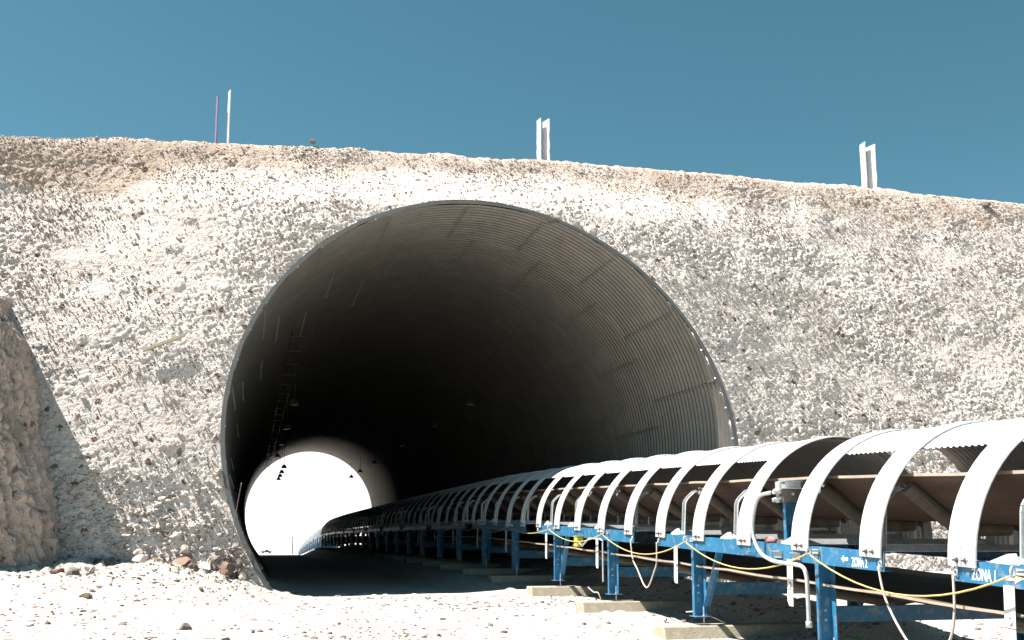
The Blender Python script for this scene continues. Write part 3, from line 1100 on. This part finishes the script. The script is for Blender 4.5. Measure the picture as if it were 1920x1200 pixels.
    b = MB(); b.tube([(-.02, .14, -.14), (-.02, .34, -.17)], .02, 6); b.tube([(-.02, -.10, -.12), (-.02, -.3, -.18), (-.02, -.75, -.02), (-.02, -1.5, -.03), (-.0, -1.62, -.08), (.0, -1.62, -.9)], .018, 6)
    ob('conduit', b.mesh('conduit', 'galv'), e)
    # bits of cable between the sleepers
    for pts, lab in (
        ([(7.35, 17.1, .16), (7.5, 16.9, .17), (7.75, 16.6, .05), (7.95, 16.35, -.10)], 'stiff bent wire end rising behind the braced post sleeper'),
        ([(7.5, 13.2, .02), (7.8, 13.0, .02), (8.1, 12.75, -.12), (8.3, 12.4, -.25)], 'bent pale wire lying in the shade under the ZONA 2 frame'),
        ([(6.85, 21.0, .42), (6.9, 20.8, .33), (6.95, 20.65, .32), (7.0, 20.6, .16)], 'short bent wire stub beside the foot of the unbraced post')):
        b = MB(); b.tube(smooth_path(pts, 4), .012, 6)
        tagged('loose_wire', b.mesh('loose_wire', 'cable', True), lab, 'wire', 'loose wires by the conveyor feet')


# ------------------------------------------------------------------ lamps in the tunnel
def build_lamps():
    rows = []
    for s, X, Z, ysl in ((0, 1.75, 7.9, [49, 60, 70, 81]), (0, 2.55, 7.75, [91, 98, 104, 109.5]), (1, 9.9, 8.05, [48, 58, 71, 88, 100, 109])):
        for y in ysl:
            rows.append((s, X, Z, y))
    b = MB(); b.tube([(0, 0, 0), (0, 0, -.06), (0, 0, -.25), (0, 0, -.30)], [.05, .12, .24, .24], 12)
    shade = b.mesh('lamp_shade', 'lamp')
    b = MB(); b.tube([(0, 0, -.302), (0, 0, -.33)], [.20, .15], 12); glass = b.mesh('lens', 'lampw')
    cnt = [0, 0]
    for s, X, Z, y in rows:
        cnt[s] += 1
        wz = PZ + math.sqrt(PR ** 2 - (X - PX) ** 2) - .03
        lab = 'hanging lamp on the %s of the dark tunnel roof, %s from the near mouth' % (('left', 'right')[s], ORD[cnt[s]])
        e = empty('tunnel_lamp', (X, y, Z), lab, 'lamp', 'hanging lamps along the tunnel roof')
        ob('lamp_shade', shade, e); ob('lens', glass, e)
        b = MB(); b.tube([(0, 0, 0), (0, 0, wz - Z)], .02, 6)
        ob('stem', b.mesh('stem', 'lamp'), e)
    # cable tray following the left lamps
    e = empty('cable_tray', (1.35, 60, 8.55), 'thin ladder cable tray running along the left of the tunnel roof', 'cable tray')
    b = MB(); b.box((-.22, -24, -.02), (-.20, 50, .03)); b.box((.20, -24, -.02), (.22, 50, .03))
    ob('side_rails', b.mesh('side_rails', 'lamp'), e)
    rung = MB().box((-.30, -.03, -.05), (.30, .03, -.021)).mesh('rung', 'lamp')
    for k in range(24):
        ob('rung', rung, e, (0, -23 + 3.0 * k, 0))


# ------------------------------------------------------------------ smaller things
def build_small():
    # marker boards on the crest
    def board(px, py, pz, w, d, h, ang, mat, lab, lean=0, top=.0):
        b = MB()
        n = 10; rr = random.Random(int(px * 100))
        V = []
        for i in range(n + 1):
            t = i / n; z = -.25 + (h + .25) * t
            j = (rr.random() - .5) * w * .10
            for (a, c) in ((-w / 2 + j, 0), (w / 2 + j, 0), (w / 2 + j, d), (-w / 2 + j, d)):
                V.append((a, c, z + (top * (a / w + .5) if i == n else 0)))
        F = [(3, 2, 1, 0), (4 * n, 4 * n + 1, 4 * n + 2, 4 * n + 3)]
        for i in range(n):
            for k in range(4):
                a = 4 * i + k; c = 4 * i + (k + 1) % 4
                F.append((a, c, c + 4, a + 4))
        b.add(V, F)
        return tagged('marker_board', b.mesh('marker_board', mat), lab, 'marker board', 'marker boards in pairs on the crest', (px, py, pz), (lean, 0, ang))
    G = [(-1.419, 30.204, 12.981, .09, .03, 1.30, R_(-62), 'purple_board', 'thin faded purple marker board, left of the leftmost pair on the crest', .0),
         (8.318, 30.012, 13.232, .18, .035, 1.22, R_(-62), 'white_board', 'narrow white marker board at left in the middle pair on the crest', .05),
         (19.898, 30.204, 13.329, .20, .035, 1.50, R_(-62), 'white_board', 'wavy narrow white marker board at left in the right-hand pair on the crest', .07),
         (-1.081, 30.108, 12.962, .12, .03, 1.46, R_(-62), 'white_board', 'tall thin marker board with only its top in sun, in the leftmost pair', .05),
         (8.531, 29.944, 13.213, .28, .035, 1.20, R_(-58), 'white_board', 'wider marker board with sunlit top and dark shaded front in the middle pair', .05),
         (20.130, 30.108, 13.309, .34, .035, 1.42, R_(-58), 'white_board', 'wider white marker board with a dark shadow strip in the right-hand pair', .05)]
    for a in G:
        board(*a[:9], top=a[9])
    # plank on the slope
    b = MB(); b.box((-.52, -.025, -.042), (.52, .025, .042))
    o = tagged('wooden_plank', b.mesh('wooden_plank', 'wood', bevel=.005), 'short yellowish wooden plank lying tilted on the rubble slope left of the tunnel', 'plank')
    o.location = (-2.21, 26.03, 6.11); o.rotation_euler = (R_(-20), R_(-25), R_(3))
    # grey sheet at the far right of the crest
    b = MB(); b.prism([(0, 0), (.9, .12), (1.9, .10), (2.2, -.25), (1.1, -.30)], 'y', 0, .05)
    o = tagged('metal_sheet', b.mesh('metal_sheet', 'galv'), 'bent grey metal sheet sticking out at the right end of the crest', 'metal sheet', loc=(25.9, 29.5, 12.95))
    # vehicle, pole in the distance
    gz = float(ground_z(7.2, 500))
    e = empty('parked_truck', (7.2, 500, gz), 'tiny dark truck on the bright plain seen through the tunnel', 'truck')
    b = MB(); b.box((-2.4, -.9, .5), (2.4, .9, 1.15)); ob('body', b.mesh('body', 'van', bevel=.05), e)
    b = MB(); b.prism([(-.6, 1.151), (1.1, 1.151), (.8, 1.8), (-.35, 1.8)], 'y', -.8, .8); ob('cab', b.mesh('cab', 'glass'), e)
    wh = MB().tube([(0, -.12, 0), (0, .12, 0)], .4, 12).mesh('wheel', 'rubber')
    for x in (-1.5, 1.5):
        for y in (-.85, .85):
            ob('wheel', wh, e, (x, y, .4))
    gz = float(ground_z(11.4, 300))
    e = empty('power_pole', (11.4, 300, gz), 'thin pole with a short arm on the plain beyond the far exit', 'pole')
    b = MB(); b.tube([(0, 0, -.5), (0, 0, 5.1)], [.16, .12], 8); ob('pole', b.mesh('pole', 'wire'), e)
    b = MB(); b.bar((0, 0, 4.4), (-.9, 0, 4.45), .12, .16); b.box((-1.1, -.1, 4.3), (-.75, .1, 4.62)); ob('arm', b.mesh('arm', 'wire'), e)
    # wire tangle at the left of the pipe
    e = empty('wire_tangle', (-.3, 24.3, .8), 'tangle of thin dark wire hanging at the left lower edge of the tunnel rim', 'wire')
    rr = random.Random(3)
    b = MB(); b.tube(smooth_path([(.05, .55, 1.9), (-.05, .45, 1.2), (-.12, .2, .5), (-.25, .05, 0)], 5), .012, 5)
    ob('strand', b.mesh('strand', 'wire', True), e)
    for k in range(7):
        cx = rr.uniform(-.35, .15); cz = rr.uniform(-.05, .45); ra = rr.uniform(.18, .36); pts = []
        t0 = rr.uniform(0, 6)
        for i in range(22):
            t = t0 + i * .42
            pts.append((cx + math.cos(t) * ra * (1 + .1 * math.sin(t * 3)), .02 + cz * .45 + .08 * math.sin(t * 1.7), cz + math.sin(t) * ra * .7))
        b = MB(); b.tube(smooth_path(pts, 2), .009, 5)
        ob('coil', b.mesh('coil', 'wire', True), e)
    b = MB(); b.tube(smooth_path([(-.3, -.1, -.02), (-.9, -.2, -.05), (-1.5, -.1, .0), (-2.0, 0, .05)], 5), .009, 5)
    ob('strand', b.mesh('strand', 'wire', True), e)
    # larger rocks, each a thing
    rocks = [
        (-3.6, 23.75, .36, 'pale', .92, 'white boulder at the foot of the shaded bank, behind the brown rocks'),
        (-3.02, 23.9, .36, 'brown', .86, 'reddish brown rock just right of the white boulder by the shaded bank'),
        (-3.55, 23.2, .24, 'pale', .75, 'pale rock standing at the tip of the bank shadow'),
        (-3.65, 22.6, .30, 'dark', .58, 'dark grey rock lowest at the foot of the shaded bank'),
        (-3.25, 22.9, .23, 'brown', .68, 'rusty brown rock between the dark rock and the pale rocks'),
        (-3.35, 22.1, .24, 'pale', .5, 'flat pale slab in front of the dark grey rock'),
        (-2.35, 24.35, .30, 'pale', 1.0, 'pale rock at the left end of the brown rock row'),
        (-2.0, 24.25, .42, 'brown', .90, 'big brown rock starting the row at the slope foot'),
        (-1.42, 24.25, .46, 'brown', .86, 'big brown rock in the middle of the row at the slope foot, darkest underneath'),
        (-.95, 24.35, .26, 'pale', .88, 'pale pitted rock next to the big brown rocks'),
        (-.5, 24.30, .32, 'brown', .82, 'tan rock at the right end of the rock row'),
        (-1.9, 24.95, .34, 'brown', 1.62, 'rounded brown rock lying alone above the rock row'),
        (-1.20, 24.95, .15, 'dark', 1.30, 'small dark rock just above the right of the rock row'),
        (-2.75, 24.9, .20, 'pale', 1.35, 'pale rock above the gap between the two rock heaps'),
        (-.98, 17.6, .12, 'dark', .02, 'lone dark grey stone on the bright bare ground'),
        (-2.9, 21.0, .10, 'brown', .36, 'small reddish stone in front of the rock heap'),
        (1.35, 29.55, .11, 'dark', 12.90, 'small dark reddish stone on the skyline of the crest'),
        (8.0, 27.32, .16, 'dark', 10.36, 'flat dark stone on the slope above the tunnel crown'),
        (23.9, 29.25, .17, 'dark', 12.72, 'long dark red stone near the right end of the crest'),
        (-.22, 24.0, .20, 'brown', .35, 'reddish stone half buried beside the wire tangle'),
    ]
    for k, (x, y, r, c, z, lab) in enumerate(rocks):
        if x < 1 and z < 2 and y > 22:
            r *= .80; z -= .06
        V, F = ico(100 + k, 3, .72, .0)
        V = V.copy()
        nz = fbm(V[:, 0] * 1.4 + k * 7, V[:, 1] * 1.4 + V[:, 2] * 1.9, 300 + k, 4) - .5
        nz2 = fbm(V[:, 0] * 4 + k, V[:, 2] * 4 + V[:, 1] * 3, 330 + k, 3) - .5
        V *= (1 + 1.15 * nz + .45 * nz2)[:, None]
        # facets
        rr = random.Random(k)
        for q in range(11):
            nrm = np.array([rr.uniform(-1, 1), rr.uniform(-1, 1), rr.uniform(-.3, 1)]); nrm /= np.linalg.norm(nrm)
            dd = V @ nrm; lim = rr.uniform(.42, .78)
            V -= np.outer(np.clip(dd - lim, 0, None) * .97, nrm)
        V = V * r * np.array([rr.uniform(1.0, 1.45), 1.0, rr.uniform(.75, 1.0)])
        me = npmesh('rock', V, F, {'pale': 'stone', 'brown': 'brown_stone', 'dark': 'dark_stone'}[c], False)
        tagged('rock', me, lab, 'rock', None, (x, y, z), (0, 0, rr.uniform(0, 3)))


# ------------------------------------------------------------------ build
gpts = build_ground()
fpts, fsoil = build_embankment()
build_back_slope()
build_hill()
build_mound()
build_tunnel()
build_conveyor()
build_lamps()
build_small()

# loose rubble on the slope, denser in patches and towards the foot
n = 24000
w = .15 + 1.6 * np.clip(fbm(fpts[:, 0] / 1.8, fpts[:, 2] / 1.2, 31, 3) - .42, 0, 1) * 3 + .4 * np.exp(-fpts[:, 2] / .8)
idx = RNG.choice(len(fpts), n, p=w / w.sum())
P = fpts[idx] + np.array([0, -.015, .005])
scatter('slope_rubble', P, RNG.uniform(.010, .023, n) * (1 + 1.8 * (RNG.random(n) > .98)), 'stone', kind='stuff')
toe_i = np.where((fpts[:, 2] < 3.0) & (fpts[:, 0] < .0) & (fpts[:, 0] > -4.6))[0]
idx = RNG.choice(toe_i, 500)
scatter('foot_rubble', fpts[idx] + np.array([0, -.03, .0]), RNG.uniform(.015, .07, 500), 'stone', kind='stuff')
n = 7000
wg = .12 + np.clip(fbm(gpts[:, 0] / 1.5, gpts[:, 1] / 1.5, 77, 3) - .45, 0, 1) * 3 + 1.2 * (gpts[:, 0] < 0) * sst(21.5, 24.5, gpts[:, 1])
idx = RNG.choice(len(gpts), n, p=wg / wg.sum())
half = n // 2
scatter('ground_pebbles', gpts[idx[:half]], RNG.uniform(.010, .026, half), 'stone', kind='stuff')
scatter('dark_pebbles', gpts[idx[half:]], RNG.uniform(.014, .034, n - half) * (1 + 1.0 * (RNG.random(n - half) > .93)), 'dark_stone', kind='stuff')

# added dark stones, their colour standing in for shadow flecks among the rubble
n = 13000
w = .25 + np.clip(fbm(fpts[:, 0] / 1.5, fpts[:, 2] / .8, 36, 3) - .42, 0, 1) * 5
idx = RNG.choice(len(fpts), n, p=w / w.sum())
scatter('shadow_fleck_stones', fpts[idx] + np.array([0, -.006, 0]), RNG.uniform(.011, .025, n) * (1 + .9 * (RNG.random(n) > .97)), 'dark_stone', kind='stuff')
# broken stones heaped at the slope foot, each one an object
shapes = []
for k in range(6):
    V, F = ico(400 + k, 2, .8, .16)
    rr = random.Random(k)
    for q in range(7):
        nrm = np.array([rr.uniform(-1, 1), rr.uniform(-1, 1), rr.uniform(-.5, 1)]); nrm /= np.linalg.norm(nrm)
        dd = V @ nrm; lim = rr.uniform(.45, .8)
        V = V - np.outer(np.clip(dd - lim, 0, None) * .95, nrm)
    shapes.append([npmesh('broken_stone', V, F, m_, False) for m_ in ('stone', 'brown_stone', 'dark_stone')])
rr = random.Random(21)
gx = [(-3.3, 23.2, .55, .75), (-1.55, 24.35, 1.0, .22), (-2.5, 24.6, 1.2, .35), (-.7, 24.3, .5, .25)]
for k in range(90):
    cx_, cy_, sx_, sy_ = gx[(0, 1, 1, 2, 0, 3)[k % 6]]
    x = rr.gauss(cx_, sx_ * .5); y = rr.gauss(cy_, sy_ * .6)
    size = rr.choice((.05, .07, .09, .11, .14))
    z = float(ground_z(x, y)) + size * .25
    fy = 24.1 + .41 * z
    if y > fy - .1:
        z = max(z, (y - 24.1) / .41 * .6 + .3); y = min(y, 24.1 + .41 * z - .02)
    ci = rr.choice((0, 0, 0, 1, 1, 2)); hp = (0, 1, 1, 2, 0, 3)[k % 6]
    lab_ = '%s %s broken stone %s' % (('tiny', 'small', 'fist-sized')[0 if size < .06 else (1 if size < .1 else 2)], ('pale', 'brown', 'dark grey')[ci],
        ('in the heap beside the shaded earth bank', 'among the brown rocks at the slope foot', 'scattered above the rocks at the slope foot', 'between the brown rocks and the tunnel rim')[hp])
    o = tagged('broken_stone', shapes[k % 6][ci], lab_, 'stone',
               'broken stones heaped at the slope foot', (x, y, z), (rr.uniform(0, 6), rr.uniform(0, 6), rr.uniform(0, 6)))
    o.scale = (size, size * rr.uniform(.7, 1.1), size * rr.uniform(.6, 1))
